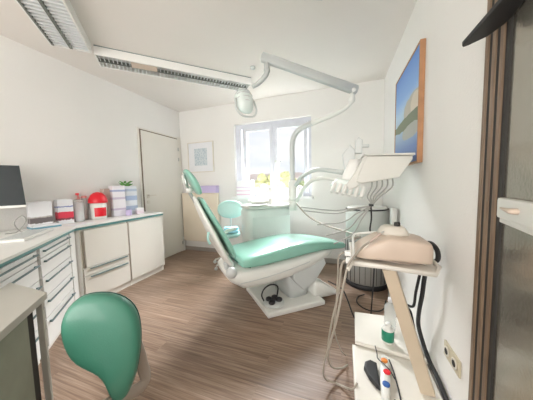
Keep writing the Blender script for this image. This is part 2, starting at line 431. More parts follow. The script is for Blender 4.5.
# glass door
hinge = Vector((.512, .940, 0)); dd = Vector((-.225, -.974, 0)).normalized(); nn = Vector((dd.y, -dd.x, 0)); DL = .86
ang = math.atan2(dd.y, dd.x)
def dbox(s0, s1, n0, n1, z0, z1, bev=0):
    def f(bm):
        c = hinge+dd*((s0+s1)/2)+nn*((n0+n1)/2); bx(bm, (c.x, c.y, (z0+z1)/2), (s1-s0, n1-n0, z1-z0), rot=ang, bev=bev)
    return f
dr = struct('door_2', 'frost', dbox(.02, DL, -.006, .006, .03, 2.15), label='open textured glass door by the right wall', cat='door')
struct('door_stile', 'dark', dbox(0, .02, -.012, .012, .02, 2.16), dr)
struct('lock_case', 'shell', dbox(.050, .30, .006, .030, 1.078, 1.142, bev=.008), dr)
struct('lock_case', 'shell', dbox(.050, .30, .006, .022, 1.062, 1.078, bev=.004), dr)
def lever(bm):
    a = hinge+dd*.205+nn*.040; tube(bm, [a-nn*.012, a, hinge+dd*.18+nn*.041, hinge+dd*.115+nn*.038], [.010, .010, .008, .003], n=8, flat=.8)
    for v in bm.verts: v.co.z += 1.114
struct('door_handle', 'beige', lever, dr)

# ---------------------------------------------------------------- black plate on the door
def closer(bm):
    z = 1.70
    pts = [(.445, 1.050), (.432, 1.056), (.424, 1.045), (.424, .86), (.420, .60), (.448, .58), (.474, .80), (.494, .90), (.497, .955), (.482, 1.01)]
    prism(bm, [(x, y, z) for x, y in pts], (0, 0, .016), bev=.003)
cl = single('door_closer', 'black', 'flat black arm with rounded tip sticking out above the glass door', 'door closer', closer)

# ---------------------------------------------------------------- ceiling lights
def louvre_light(u0, u1, v0, v1, along, label, nslat):
    """recess box light with a louvre grid hanging under the ceiling"""
    z0, z1 = 2.462, 2.549
    root = thing('ceiling_light', W((u0+u1)/2, (v0+v1)/2, z1), label, 'ceiling light', 'louvred ceiling lights')
    t = .012
    part('housing', 'white', root, BU((u0, u1, v0, v0+t, z0, z1), (u0, u1, v1-t, v1, z0, z1), (u0, u0+t, v0+t, v1-t, z0, z1), (u1-t, u1, v0+t, v1-t, z0, z1), (u0+t, u1-t, v0+t, v1-t, z1-.012, z1)))
    um, vm = (u0+u1)/2, (v0+v1)/2
    if along == 'v':
        cells = [(u0+t, um-.012), (um+.012, u1-t)]
        part('divider', 'louvredark', root, BU((um-.010, um+.010, v0+t, v1-t, z0-.002, z0+.03)))
        part('divider', 'louvredark', root, BU((u0+t, u0+t+.014, v0+t, v1-t, z0-.002, z0+.03)))
        for a, b in cells:
            a2 = a+(.014 if a < um else 0)
            part('louvre', 'louvre', root, lambda bm: [bx(bm, W((a2+b)/2, v0+t+(i+.5)*(v1-v0-2*t)/nslat, z0+.016), (b-a2, .012, .026), rot=PI/4) for i in range(nslat)])
            part('lamp_tube', 'tube', root, lambda bm: tube(bm, [W((a2+b)/2, v0+.03, z0+.045), W((a2+b)/2, v1-.03, z0+.045)], .012))
    else:
        cells = [(v0+t, vm-.010), (vm+.010, v1-t)]
        part('divider', 'louvredark', root, BU((u0+t, u1-t, vm-.005, vm+.005, z0-.002, z0+.03)))
        for a, b in cells:
            part('louvre', 'louvre', root, lambda bm: [bx(bm, W(u0+t+(i+.5)*(u1-u0-2*t)/nslat, (a+b)/2, z0+.010), (.006, b-a, .016), rot=PI/4) for i in range(nslat)])
            part('lamp_tube', 'tube', root, lambda bm: tube(bm, [W(u0+.03, (a+b)/2, z0+.045), W(u1-.03, (a+b)/2, z0+.045)], .012))
    return root
louvre_light(-.82, -.53, 1.25, 2.612, 'v', 'louvred ceiling light nearest the camera, cut off by the top left corner', 34)
L2 = louvre_light(-.515, 1.085, 2.615, 2.86, 'u', 'long louvred ceiling light running towards the window wall', 44)
part('shadow_gap', 'handle', L2, BU((-.51, 1.08, 2.6135, 2.6145, 2.5405, 2.5465)))
part('cover_strip', 'beige', L2, BU((-.22, .02, 2.63, 2.73, 2.457, 2.461)))
single('smoke_detector', 'shellgrey', 'small dark-edged square fitting on the ceiling at the top edge', 'smoke detector', lambda bm: bx(bm, (-.155, 1.66, 2.535), (.09, .09, .03), rot=.5, bev=.006))
single('ceiling_sensor', 'shellgrey', 'tiny pale sensor on the ceiling beside the end of the long louvred light', 'sensor', lambda bm: lathe(bm, [(.03, 0), (.026, -.02), (.01, -.026)], (-.97, 2.40, 2.55), 16))

# ---------------------------------------------------------------- cabinets
# straight run along the left wall
BXF = -2.41
cb = thing('base_cabinet', (-2.6, 1.62, 0), 'cream base cabinet with a tall flap over drawers, beside the white corner panel', 'cabinet')
part('body', 'cream', cb, B((XL+.01, BXF-.02, 1.36, 1.855, .07, .795)))
part('plinth', 'cream', cb, B((XL+.01, BXF-.03, 1.36, 1.855, 0, .068)))
part('flap', 'cream', cb, B((BXF-.018, BXF, 1.392, 1.848, .405, .778), bev=.002))
part('edge_post', 'hosepale', cb, B((BXF-.018, BXF-.012, 1.372, 1.386, .405, .778)))
d1 = part('drawer', 'cream', cb, B((BXF-.018, BXF, 1.366, 1.848, .325, .395), bev=.002))
part('handle', 'handle', d1, B((BXF, BXF+.022, 1.42, 1.82, .384, .392), bev=.002))
d2 = part('drawer', 'cream', cb, B((BXF-.018, BXF, 1.366, 1.848, .075, .318), bev=.002))
part('handle', 'handle', d2, B((BXF, BXF+.022, 1.42, 1.82, .300, .308), bev=.002))
cb = thing('base_cabinet', (-2.6, 2.1, 0), 'cream base cabinet with one plain door, beside the cream room door', 'cabinet')
part('body', 'cream', cb, B((XL+.01, BXF-.02, 1.862, 2.385, .07, .795)))
part('plinth', 'cream', cb, B((XL+.01, BXF-.03, 1.862, 2.385, 0, .068)))
part('door', 'cream', cb, B((BXF-.018, BXF, 1.868, 2.383, .075, .778), bev=.002))
part('gap_strip', 'brown', cb, B((BXF-.018, BXF-.008, 1.856, 1.862, .07, .79)))
# diagonal run: front plane u = -.785
UF = -.785
def drawer_unit(v0, v1, label, zs, hzs, depth=.40):
    r = thing('drawer_cabinet', W(UF-depth/2, (v0+v1)/2, 0), label, 'cabinet', 'drawer cabinets of the angled run')
    part('body', 'white', r, BU((UF-depth, UF-.02, v0, v1, .07, .795)))
    part('plinth', 'cream', r, BU((UF-depth, UF-.04, v0, v1, 0, .068)))
    for (a, b), h in zip(zs, hzs):
        d = part('drawer', 'white', r, BU((UF-.018, UF, v0+.008, v1-.008, a, b), bev=.002))
        def fn(bm):
            bx(bm, W(UF+.018, (v0+v1)/2, h), (.010, v1-v0-.06, .009), rot=PI/4, bev=.002)
            for vv in (v0+.05, v1-.05): bx(bm, W(UF+.008, vv, h-.003), (.018, .012, .012), rot=PI/4)
        part('handle', 'handle', d, fn)
ZS = [(.715, .782), (.580, .708), (.435, .573), (.290, .428), (.078, .283)]
ZS = [(.722, .788), (.585, .715), (.435, .578), (.285, .428), (.078, .278)]
HZ = [.765, .690, .545, .395, .245]
drawer_unit(2.0, 2.53, 'white drawer cabinet with five bar handles in the angled run, beside the corner post', ZS, HZ)
drawer_unit(1.42, 1.97, 'white drawer cabinet of the angled run, mostly behind the grey desk', ZS, HZ)
single('corner_panel', 'white', 'narrow white filler panel between the angled drawers and the straight cabinets', 'panel', lambda bm: prism(bm, [W(UF, 2.54, 0), W(UF, 2.665, 0), (BXF, 1.35, 0), (BXF-.15, 1.35, 0), W(UF-.15, 2.54, 0)], (0, 0, .795)))
# worktops
def wt(bm, z0, z1, o):
    pts = [(BXF+o, 2.395), (BXF+o, 1.31+o*.4), W(UF+o, 1.36)[:2], W(UF-.48, 1.36)[:2], (XL+.01, .72), (XL+.01, 2.395)]
    prism(bm, [(p[0], p[1], z0) for p in pts], (0, 0, z1-z0), bev=.002)
wk = thing('worktop', (-2.6, 1.6, .8), 'pale continuous worktop with teal underside edge over all the cabinets', 'worktop')
part('top', 'top', wk, lambda bm: wt(bm, .822, .84, .02))
part('edge_strip', 'teal', wk, lambda bm: wt(bm, .797, .8215, .006))
# grey desk strip in the foreground
dk = thing('desk', W(-.62, 1.1, 0), 'low light grey desk top in the bottom left corner with dark end panel', 'desk')
part('top', 'desk', dk, lambda bm: prism(bm, [(-1.275, .568, .70), (-1.60, .575, .70), (-1.02, -.005, .70), (-.72, -.02, .70)], (0, 0, .03), bev=.003))
part('leg', 'desk', dk, lambda bm: bx(bm, W(-.520, 1.284, .349), (.022, .020, .698), rot=PI/4, bev=.003))
part('side_panel', 'deskpanel', dk, lambda bm: bx(bm, W(-.540, .795, .349), (.016, .83, .698), rot=PI/4))
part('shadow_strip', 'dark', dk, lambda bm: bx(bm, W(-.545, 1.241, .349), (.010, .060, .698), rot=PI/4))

# ---------------------------------------------------------------- things on the worktop
def monitor():
    r = thing('monitor', (-2.68, .83, .84), 'black-screened white monitor at the left edge on the worktop', 'monitor')
    # screen plane faces right and a little away from the wall
    a = Vector((-2.532, 1.05, 1.07)); b = Vector((-2.562, 1.045, 1.405)); d = Vector((-.47, -.88, 0)).normalized(); w = .50
    upv = (b-a); n = d.cross(upv).normalized()
    if n.x < 0: n = -n
    def slab(o0, o1, l, r_, t, bt, th, off):
        def f(bm):
            p = [a+d*l+upv*bt, a+d*(w-r_)+upv*bt, a+d*(w-r_)+upv*(1-t), a+d*l+upv*(1-t)]
            prism(bm, [q+n*off for q in p], n*th, bev=.003)
        return f
    part('casing', 'white', r, slab(0, 0, 0, 0, .012, -.05, .016, -.016))
    part('screen', 'screen', r, slab(0, 0, -.001, -.001, .008, .008, .003, .0005))
    base = a+d*w/2-n*.045
    part('stand', 'white', r, lambda bm: (tube(bm, [(base.x, base.y, .855), (base.x, base.y, 1.12)], .020, smooth=False), lathe(bm, [(.085, 0), (.085, .008), (.03, .016)], (base.x, base.y, .8405), 24)))
monitor()
kb = thing('keyboard', (-2.28, .98, .84), 'flat white keyboard lying on the worktop in front of the monitor', 'keyboard')
def K(bm): bx(bm, W(-.965, 2.29, .8495), (.45, .17, .017), rot=math.radians(135), bev=.004)
part('tray', 'white', kb, K)
def keys(bm):
    R_ = Matrix.Rotation(math.radians(135), 3, 'Z')
    for i in range(14):
        for j in range(5):
            bx(bm, W(-.965, 2.29, .8605)+R_ @ Vector((-.182+i*.028, -.052+j*.026, 0)), (.022, .020, .005), rot=R_)
k = part('keys', 'shellgrey', kb, keys); 
single('paper_sheet', 'box', 'white sheet of paper lying on the worktop in front of the red-banded carton', 'paper', lambda bm: bx(bm, (-2.50, 1.42, .8415), (.15, .21, .002), rot=math.radians(10)))
single('cable_coil', 'hose', 'thin grey cable loop beside the monitor on the worktop', 'cable', T([(-2.575, .93, .846), (-2.575, 1.0, .85), (-2.56, 1.05, .93), (-2.56, 1.03, .98), (-2.56, .98, .93), (-2.57, 1.02, .846), (-2.56, 1.10, .846)], r=.004))

def cardbox(name, mat, label, cat, c, s, rot=0, tilt=0, group=None):
    Rm = Matrix.Rotation(rot, 3, 'Z') @ Matrix.Rotation(tilt, 3, 'X')
    bm = bmesh.new(); bx(bm, (0, 0, s[2]/2), s, bev=.002)
    o = obj(name, bm, mat); o.location = c; o.rotation_euler = Rm.to_euler()
    return tag(o, label, cat, group)
rb = math.radians(80)
cardbox('booklet', 'bookblue', 'blue-edged booklet at the bottom of the pile under the grey-banded carton', 'booklet', (-2.66, 1.215, .8405), (.20, .15, .014), rb)
cardbox('booklet', 'box', 'white booklet lying on the blue one under the grey-banded carton', 'booklet', (-2.665, 1.215, .855), (.19, .15, .014), rb)
cardbox('card_box', 'boxgrey', 'white carton with a grey picture band, standing on booklets next to the monitor', 'box', (-2.68, 1.20, .870), (.155, .07, .215), rb)
cardbox('card_box', 'boxred', 'white carton with a red band next to the clear canisters', 'box', (-2.71, 1.405, .8405), (.125, .07, .250), math.radians(82))
def canister(c, r, h, label, lid='clear', fill=None):
    t = thing('canister', c, label, 'canister')
    x, y, z = c
    part('jar', 'clear', t, lambda bm: lathe(bm, [(r*.95, .001), (r, .01), (r, h*.9), (r*.9, h)], c, 20))
    part('lid', lid, t, lambda bm: lathe(bm, [(r*.95, h+.001), (r, h+.006), (r, h+.02), (r*.5, h+.028)], c, 20))
    if fill: part('contents', fill, t, lambda bm: lathe(bm, [(r*.85, .004), (r*.85, h*.5)], c, 16))
canister((-2.715, 1.535, .84), .048, .215, 'clear canister with clear lid between the red-banded carton and the red-lidded container', 'clear', 'box')
canister((-2.775, 1.632, .84), .027, .25, 'clear canister with translucent pink contents behind the red-lidded container', 'pink', 'pink')
pb = thing('spray_bottle', (-2.77, 1.57, .84), 'pink spray bottle behind the clear canisters', 'bottle')
# red-lidded container
c0 = Vector((-2.685, 1.722, .8405))
sc = thing('sharps_container', c0, 'white waste container with a domed red lid and red label on the worktop', 'container')
part('tub', 'shell', sc, lambda bm: lathe(bm, [(.070, .001), (.075, .01), (.078, .185), (.074, .188)], c0, 28))
part('lid', 'red', sc, lambda bm: lathe(bm, [(.092, .189), (.094, .198), (.088, .235), (.068, .280), (.04, .305), (.012, .314)], c0, 28))
def lab(bm):
    rg = []
    for rr in (.0785, .0800):
        rg.append([[c0+Vector((rr*math.cos(a), rr*math.sin(a), z)) for a in [math.radians(-62+d_*9) for d_ in range(11)]] for z in (.035, .135)])
    v = [[[bm.verts.new(p) for p in row] for row in sh] for sh in rg]
    for i in range(10):
        bm.faces.new((v[1][0][i], v[1][0][i+1], v[1][1][i+1], v[1][1][i])); bm.faces.new((v[0][0][i], v[0][1][i], v[0][1][i+1], v[0][0][i+1]))
        for k in (0, 1): bm.faces.new((v[0][k][i], v[0][k][i+1], v[1][k][i+1], v[1][k][i]))
    for i in (0, 10): bm.faces.new((v[0][0][i], v[1][0][i], v[1][1][i], v[0][1][i]))
    bmesh.ops.recalc_face_normals(bm, faces=bm.faces[:])
part('label_patch', 'red', sc, lab)
pbc = Vector((-2.78, 1.578, .84))
part('bottle_body', 'pink', pb, lambda bm: lathe(bm, [(.02, .001), (.024, .01), (.024, .22), (.012, .26), (.010, .285)], pbc, 16))
part('spray_head', 'red', pb, lambda bm: (bx(bm, pbc+Vector((.008, -.01, .298)), (.05, .022, .024), rot=-.8, bev=.004)))
cardbox('card_box', 'brown', 'brown-sided carton standing behind the lilac glove box', 'box', (-2.765, 1.862, .8405), (.07, .07, .35), math.radians(85))
cardbox('glove_box', 'boxlilac', 'white glove box with lilac bands, left of the pair of glove boxes', 'box', (-2.70, 1.965, .8405), (.145, .10, .385), math.radians(78))
gb = cardbox('glove_box', 'boxblue', 'white and blue glove box, right of the pair, under the green leaves', 'box', (-2.71, 2.135, .8405), (.155, .10, .375), math.radians(78))
cardbox('card_box', 'lilac', 'small lilac and white carton lying in front of the glove boxes', 'box', (-2.60, 2.03, .8405), (.05, .07, .07), .6)
cardbox('card_box', 'boxpink', 'small pink striped carton at the end of the worktop', 'box', (-2.60, 2.19, .8405), (.09, .05, .08), 1.3)
def leaves(bm):
    c = Vector((-2.71, 2.10, 1.2165))
    for i in range(13):
        a = i*2.4; q = c+Vector((.035*math.cos(a), .06*math.sin(a), .016+.018*(i % 3)))
        ell(bm, q, (.035, .016, .006), 8, Matrix.Rotation(a, 3, 'Z') @ Matrix.Rotation(-.5, 3, 'Y'))
    ell(bm, c+Vector((0, 0, .012)), (.04, .05, .012), 10)
single('leaf_bundle', 'leaf', 'small green leafy bundle on top of the blue glove box', 'plant', leaves)

# ---------------------------------------------------------------- back wall things
rd = thing('radiator', (-2.36, 3.2, 0), 'ivory panel radiator on the window wall beside the room corner', 'radiator')
def rad(bm):
    bx(bm, (-2.385, 3.236, .63), (.75, .05, .86), bev=.008)
part('panel', 'radiator', rd, rad)
part('grille', 'radiator', rd, B((-2.76, -2.01, 3.20, 3.262, 1.062, 1.074)))
part('bracket', 'white', rd, B((-2.60, -2.57, 3.262, 3.298, .2, 1.0)))
part('bracket', 'white', rd, B((-2.20, -2.17, 3.262, 3.298, .2, 1.0)))
part('valve', 'shell', rd, lambda bm: lathe(bm, [(.018, 0), (.022, .02), (.018, .06)], (-2.775, 3.23, .20), 12))
part('pipe', 'white', rd, T([(-2.775, 3.23, .2), (-2.775, 3.23, .10), (-2.775, 3.23, .005)], r=.009))
cardbox('folded_towel', 'lilac', 'lilac box-like bundle lying on top of the ivory radiator', 'box', (-2.19, 3.235, 1.0745), (.34, .09, .125), 0)
pf = thing('wall_picture', (-2.36, 3.29, 1.7), 'small framed blue-grey print with a white mat beside the window', 'picture')
part('frame', 'framepale', pf, B((-2.64, -2.625, 3.275, 3.298, 1.44, 1.975), (-2.12, -2.105, 3.275, 3.298, 1.44, 1.975), (-2.625, -2.12, 3.275, 3.298, 1.44, 1.455), (-2.625, -2.12, 3.275, 3.298, 1.96, 1.975)))
part('mat', 'box', pf, B((-2.625, -2.12, 3.285, 3.297, 1.455, 1.96)))
part('print', 'art', pf, B((-2.50, -2.24, 3.281, 3.2845, 1.56, 1.86)))
cardbox('card_box', 'boxpink', 'pink striped carton on the window sill at the left end', 'box', (-1.50, 3.25, 1.0005), (.26, .13, .27), 0)
for i, (x, w_, h_, lb) in enumerate(((-1.18, .12, .20, 'white rounded canister on the window sill right of the striped carton'), (-.92, .17, .22, 'white wide tub on the window sill under the window mullion'), (-.60, .10, .16, 'white small tub at the right end of the window sill'))):
    single('sill_canister', 'shell', lb, 'canister', lambda bm: lathe(bm, [(w_*.42, 0), (w_*.5, .01), (w_*.5, h_*.8), (w_*.42, h_*.9), (w_*.2, h_)], (x, 3.26, 1.0008), 20))

# right wall picture
pr = thing('wall_picture', (.52, 2.12, 1.75), 'large landscape picture with blue sky and crag in a wooden frame on the right wall', 'picture')
PY0, PY1, PZ0, PZ1 = 1.785, 2.49, 1.330, 2.150
part('frame', 'framewood', pr, B((XR-.034, XR-.001, PY0, PY0+.014, PZ0, PZ1), (XR-.034, XR-.001, PY1-.014, PY1, PZ0, PZ1), (XR-.034, XR-.001, PY0+.014, PY1-.014, PZ0, PZ0+.014), (XR-.034, XR-.001, PY0+.014, PY1-.014, PZ1-.014, PZ1), bev=.001))
part('print', 'print', pr, B((XR-.030, XR-.010, PY0+.015, PY1-.015, PZ0+.015, PZ1-.015)))
# double socket
so = thing('wall_socket', (XR, 1.265, .31), 'yellowed double socket low on the right wall', 'socket')
part('plate', 'socket', so, B((XR-.010, XR-.0005, 1.185, 1.345, .272, .352), bev=.003))
for y in (1.225, 1.305):
    part('outlet', 'framepale', so, lambda bm: lathe(bm, [(.024, .0), (.026, .004), (.018, .0045), (.018, -.004)], (XR-.0105, y, .312), 20, axis=(-1, 0, 0)))
    part('outlet_hole', 'dark', so, lambda bm: lathe(bm, [(.015, .003), (.015, .0055)], (XR-.0105, y, .312), 16, axis=(-1, 0, 0)))

# ---------------------------------------------------------------- dental chair
dc = thing('dental_chair', W(1.1, 1.95, 0), 'mint green dental treatment chair with white shell in the middle of the room', 'dental chair')
def base(bm):
    prism(bm, [W(.79, 1.66), W(1.385, 1.60), W(1.40, 1.70), W(1.345, 1.80), W(1.345, 2.25), W(.80, 2.24)], (0, 0, .055), bev=.018, seg=3)
part('base_plate', 'shell', dc, base)
def base2(bm):
    rg = []
    for u, z, h in ((1.34, .10, .095), (1.37, .11, .105), (1.44, .095, .09), (1.62, .035, .030), (1.66, .018, .015)):
        rg.append(sring(W(u, 1.90 if u > 1.4 else 1.92, z+.002), W(0, .22), Vector((0, 0, h)), 6, 20))
    loft(bm, rg)
part('rear_foot', 'shell', dc, base2)
def column(bm):
    loft(bm, [sring(W(1.21, 1.97, .05), W(.12, 0), W(0, .20), 5), sring(W(1.22, 1.96, .15), W(.12, 0), W(0, .18), 5), sring(W(1.22, 1.95, .38), W(.20, 0), W(0, .17), 5)])
part('column', 'shellgrey', dc, column)
def sidep(bm):
    prism(bm, [W(1.10, 1.715, .36), W(1.46, 1.715, .47), W(1.50, 1.715, .36), W(1.36, 1.715, .20), W(1.22, 1.715, .14), W(1.10, 1.715, .27)], W(0, .08), bev=.012)
part('side_cover', 'shellgrey', dc, sidep)
def hull(bm):
    rg = []
    for u, zt, zb, hw in ((.46, .46, .40, .16), (.50, .475, .345, .22), (.60, .478, .275, .25), (.80, .478, .265, .265), (1.05, .488, .285, .265), (1.30, .505, .34, .26), (1.50, .505, .40, .24), (1.62, .50, .44, .20)):
        zc = (zt+zb)/2; rg.append(sring(W(u, 1.955, zc), W(0, hw), Vector((0, 0, (zt-zb)/2)), 3.4, 28))
    loft(bm, rg)
part('seat_shell', 'shell', dc, hull)
part('shell_groove', 'shellgrey', dc, T([W(.56, 1.703, .36), W(.80, 1.687, .375), W(1.05, 1.687, .40), W(1.28, 1.693, .43)], r=.004))
def seat(bm):
    rg = []
    for u, v, zt, zb, hw in ((.580, 1.95, .545, .49, .225), (.592, 1.95, .562, .475, .25), (.70, 1.95, .582, .468, .265), (.90, 1.95, .602, .475, .265), (1.10, 1.95, .622, .485, .262), (1.28, 1.94, .630, .495, .25), (1.42, 1.93, .612, .50, .225), (1.56, 1.92, .59, .49, .19), (1.70, 1.915, .555, .465, .155), (1.82, 1.91, .525, .45, .13), (1.86, 1.91, .505, .455, .115), (1.872, 1.91, .49, .47, .09)):
        rg.append(sring(W(u, v, (zt+zb)/2), W(0, hw), Vector((0, 0, (zt-zb)/2)), 5.5, 40))
    loft(bm, rg)
st_ = part('seat_cushion', 'mint', dc, seat, 1)
part('piping', 'seam', st_, T([W(.655, 1.700, .487), W(.615, 1.725, .492), W(.59, 1.80, .502), W(.572, 1.95, .50), W(.578, 2.1, .497)], r=.006))
# backrest, leaning: frame of axes
bd = (W(.20, 0, 1.30)-W(.545, 0, .53)).normalized(); bn_ = Vector((0, 0, 0)); bn_ = bd.cross(W(0, 1)).normalized()
if bn_.dot(W(1, 0)) < 0: bn_ = -bn_
O = W(.545, 1.95, .53); Lb = (W(.20, 0, 1.30)-W(.545, 0, .53)).length
def slab(secs, o):
    """secs: (t along, half width, half thick, offset along normal)"""
    def f(bm): loft(bm, [sring(O+bd*t+bn_*(off+o), W(0, hw), bn_*ht, 3, 28) for t, hw, ht, off in secs])
    return f
part('back_cushion', 'mint', dc, slab([(.03, .16, .010, .012), (.05, .21, .024, .014), (.14, .235, .028, .018), (.26, .24, .022, .014), (.40, .235, .022, .006), (.52, .21, .022, -.002), (.605, .17, .018, .0), (.625, .14, .008, .0)], 0), 1)
part('headrest', 'mint', dc, slab([(.648, .10, .010, .010), (.665, .135, .024, .012), (.74, .15, .032, .014), (.82, .14, .028, .008), (.875, .12, .02, -.004), (.89, .08, .008, -.008)], 0), 1)
part('back_shell', 'shell', dc, slab([(-.08, .10, .02, -.03), (-.02, .17, .03, -.04), (.12, .20, .032, -.055), (.30, .20, .028, -.05), (.46, .17, .022, -.050), (.60, .12, .018, -.045), (.66, .07, .012, -.04)], 0), 1)
part('headrest_stem', 'steel', dc, T([O+bd*.60-bn_*.05, O+bd*.72-bn_*.055, O+bd*.80-bn_*.04, O+bd*.86-bn_*.03], r=.014))
part('headrest_lever', 'shell', dc, lambda bm: (tube(bm, [O+bd*.74-bn_*.05-W(0, .02), O+bd*.78-bn_*.065-W(0, .08), O+bd*.85-bn_*.05-W(0, .1)], .009), ell(bm, O+bd*.72-bn_*.045, (.03, .03, .03), 12)))
part('hinge_bracket', 'shellgrey', dc, lambda bm: (ell(bm, W(.50, 1.76, .45), (.05, .05, .05), 14), tube(bm, [W(.50, 1.76, .45), W(.56, 1.78, .36), W(.66, 1.82, .33)], .03), tube(bm, [W(.47, 1.84, .52), W(.50, 1.84, .42), W(.58, 1.84, .36)], .022)))
part('armrest', 'shell', dc, lambda bm: tube(bm, [W(.52, 2.19, .56), W(.55, 2.22, .66), W(.60, 2.23, .71), W(.70, 2.23, .73)], [.016, .018, .022, .018], flat=.8))
part('release_handle', 'mintpale', dc, T([O+bd*.34-bn_*.08-W(0, .12), O+bd*.30-bn_*.11-W(0, .14), O+bd*.25-bn_*.115-W(0, .14)], r=.011))

# foot control on the base plate
fc = thing('foot_control', W(.915, 1.785, .0565), 'round black-padded foot control with a hoop standing on the white chair base', 'foot control')
fcc = W(.915, 1.785, .0565)
part('disc', 'shellgrey', fc, lambda bm: lathe(bm, [(.098, 0), (.102, .008), (.095, .018), (.04, .022)], fcc, 28))
for i, (a, rr) in enumerate(((0.5, .050), (1.75, .052), (3.1, .050), (4.6, .048))):
    part('pad', 'black', fc, lambda bm: lathe(bm, [(.029, .017), (.032, .024), (.031, .040), (.020, .047)], fcc+Vector((rr*math.cos(a), rr*math.sin(a), 0)), 16))
part('centre_knob', 'black', fc, lambda bm: lathe(bm, [(.018, .018), (.018, .05), (.01, .056)], fcc, 14))
part('hoop', 'black', fc, T([fcc+Vector((-.094, -.02, .012)), fcc+Vector((-.125, .0, .06)), fcc+Vector((-.10, .03, .12)), fcc+Vector((-.04, .06, .15)), fcc+Vector((.02, .07, .13)), fcc+Vector((.01, .06, .016))], r=.007))

# ---------------------------------------------------------------- treatment unit (spittoon, lamp post)
un = thing('treatment_unit', W(1.25, 2.55, 0), 'pale mint dental treatment unit with spittoon bowl and tall curved lamp post by the window', 'dental unit')
def ubody(bm):
    loft(bm, [sring(W(1.22, 2.57, z), W(a, 0), W(0, b), 5, 28) for z, a, b in ((.012, .24, .15), (.05, .25, .16), (.30, .25, .16), (.32, .30, .18), (.86, .31, .185), (.90, .29, .17))])
part('body', 'unit', un, ubody)
part('front_cover', 'unit', un, BU((.95, 1.48, 2.375, 2.387, .42, .80), bev=.006))
part('top_deck', 'shell', un, lambda bm: loft(bm, [sring(W(1.20, 2.53, z), W(a, 0), W(0, b), 4, 28) for z, a, b in ((.901, .27, .17), (.915, .31, .20), (.935, .31, .20), (.945, .28, .18))]))
part('bowl', 'shell', un, lambda bm: lathe(bm, [(.05, .0), (.10, .02), (.13, .055), (.125, .06), (.09, .03), (.03, .012)], W(1.08, 2.47, .946), 28))
part('cup_filler', 'shell', un, lambda bm: (lathe(bm, [(.05, 0), (.055, .02), (.05, .16), (.035, .21), (.012, .225)], W(1.30, 2.60, .946), 20), tube(bm, [W(1.28, 2.60, 1.10), W(1.25, 2.55, 1.15), W(1.22, 2.50, 1.11)], .010)))
part('cup', 'shell', un, lambda bm: lathe(bm, [(.025, 0), (.032, .08), (.030, .08), (.022, .01)], W(1.235, 2.44, .946), 16))
part('suction_holder', 'shellgrey', un, lambda bm: (bx(bm, W(1.50, 2.36, .93), (.10, .12, .035), rot=PI/4, bev=.008), [tube(bm, [W(1.47+i*.03, 2.35, .86), W(1.475+i*.03, 2.345, .96), W(1.46+i*.03, 2.32, 1.05)], .012) for i in range(3)], bx(bm, W(1.50, 2.44, .91), (.05, .10, .03), rot=PI/4)))
part('tray_shelf', 'shell', un, lambda bm: (bx(bm, W(1.02, 2.33, .96), (.26, .12, .014), rot=PI/4, bev=.005), tube(bm, [W(1.02, 2.36, .955), W(1.04, 2.42, .93)], .015)))
part('small_sprayer', 'steel', un, T([W(1.44, 2.31, .93), W(1.44, 2.29, 1.0), W(1.43, 2.27, 1.03)], r=.008))
PX = Vector((-.555, 2.54, 0))
post = [(PX.x, PX.y, .90), (PX.x, PX.y, 1.2), (PX.x, PX.y, 1.50), (PX.x+.004, PX.y-.003, 1.66), (-.515, 2.52, 1.765), (-.43, 2.48, 1.825), (-.30, 2.42, 1.85)]
part('lamp_post', 'shellgrey', un, T(post, r=.030, n=14, k=8))
part('post_collar', 'shell', un, lambda bm: lathe(bm, [(.045, .88), (.045, .98), (.034, 1.0)], PX, 20))
part('lower_arm', 'shell', un, T([(-.30, 2.42, 1.85), (-.18, 2.36, 1.865), (-.05, 2.29, 1.885), (.04, 2.24, 1.915), (.085, 2.21, 1.955)], r=[.028, .026, .024, .022, .022], n=12))
part('elbow', 'shell', un, lambda bm: (ell(bm, (.085, 2.205, 1.965), (.032, .032, .038), 14), lathe(bm, [(.022, 0), (.022, .06)], (.09, 2.20, 1.975), 14), ell(bm, (.092, 2.19, 2.035), (.035, .035, .03), 14)))
a0, a1 = Vector((.105, 2.195, 2.045)), Vector((-.655, 1.90, 2.325))
ad_ = (a1-a0).normalized(); aw = ad_.cross(Vector((0, 0, 1))).normalized(); ah = aw.cross(ad_)
def larm(bm): loft(bm, [sring(a0+ad_*t, aw*.028*s, ah*.042*s, 4, 20) for t, s in ((-.03, .6), (-.02, 1), (.3, .95), (.6, .95), ((a1-a0).length+.02, .95), ((a1-a0).length+.03, .6))])
part('upper_arm', 'armgrey', un, larm)
part('yoke', 'armgrey', un, lambda bm: (lathe(bm, [(.024, -.02), (.024, -.07), (.018, -.08)], (-.635, 1.905, 2.30), 14), tube(bm, [(-.635, 1.905, 2.24), (-.64, 1.903, 2.19), (-.665, 1.90, 2.155), (-.72, 1.90, 2.115), (-.775, 1.90, 2.095)], [.024, .024, .022, .020, .018], n=12), ell(bm, (-.635, 1.905, 2.215), (.03, .03, .03), 12)))
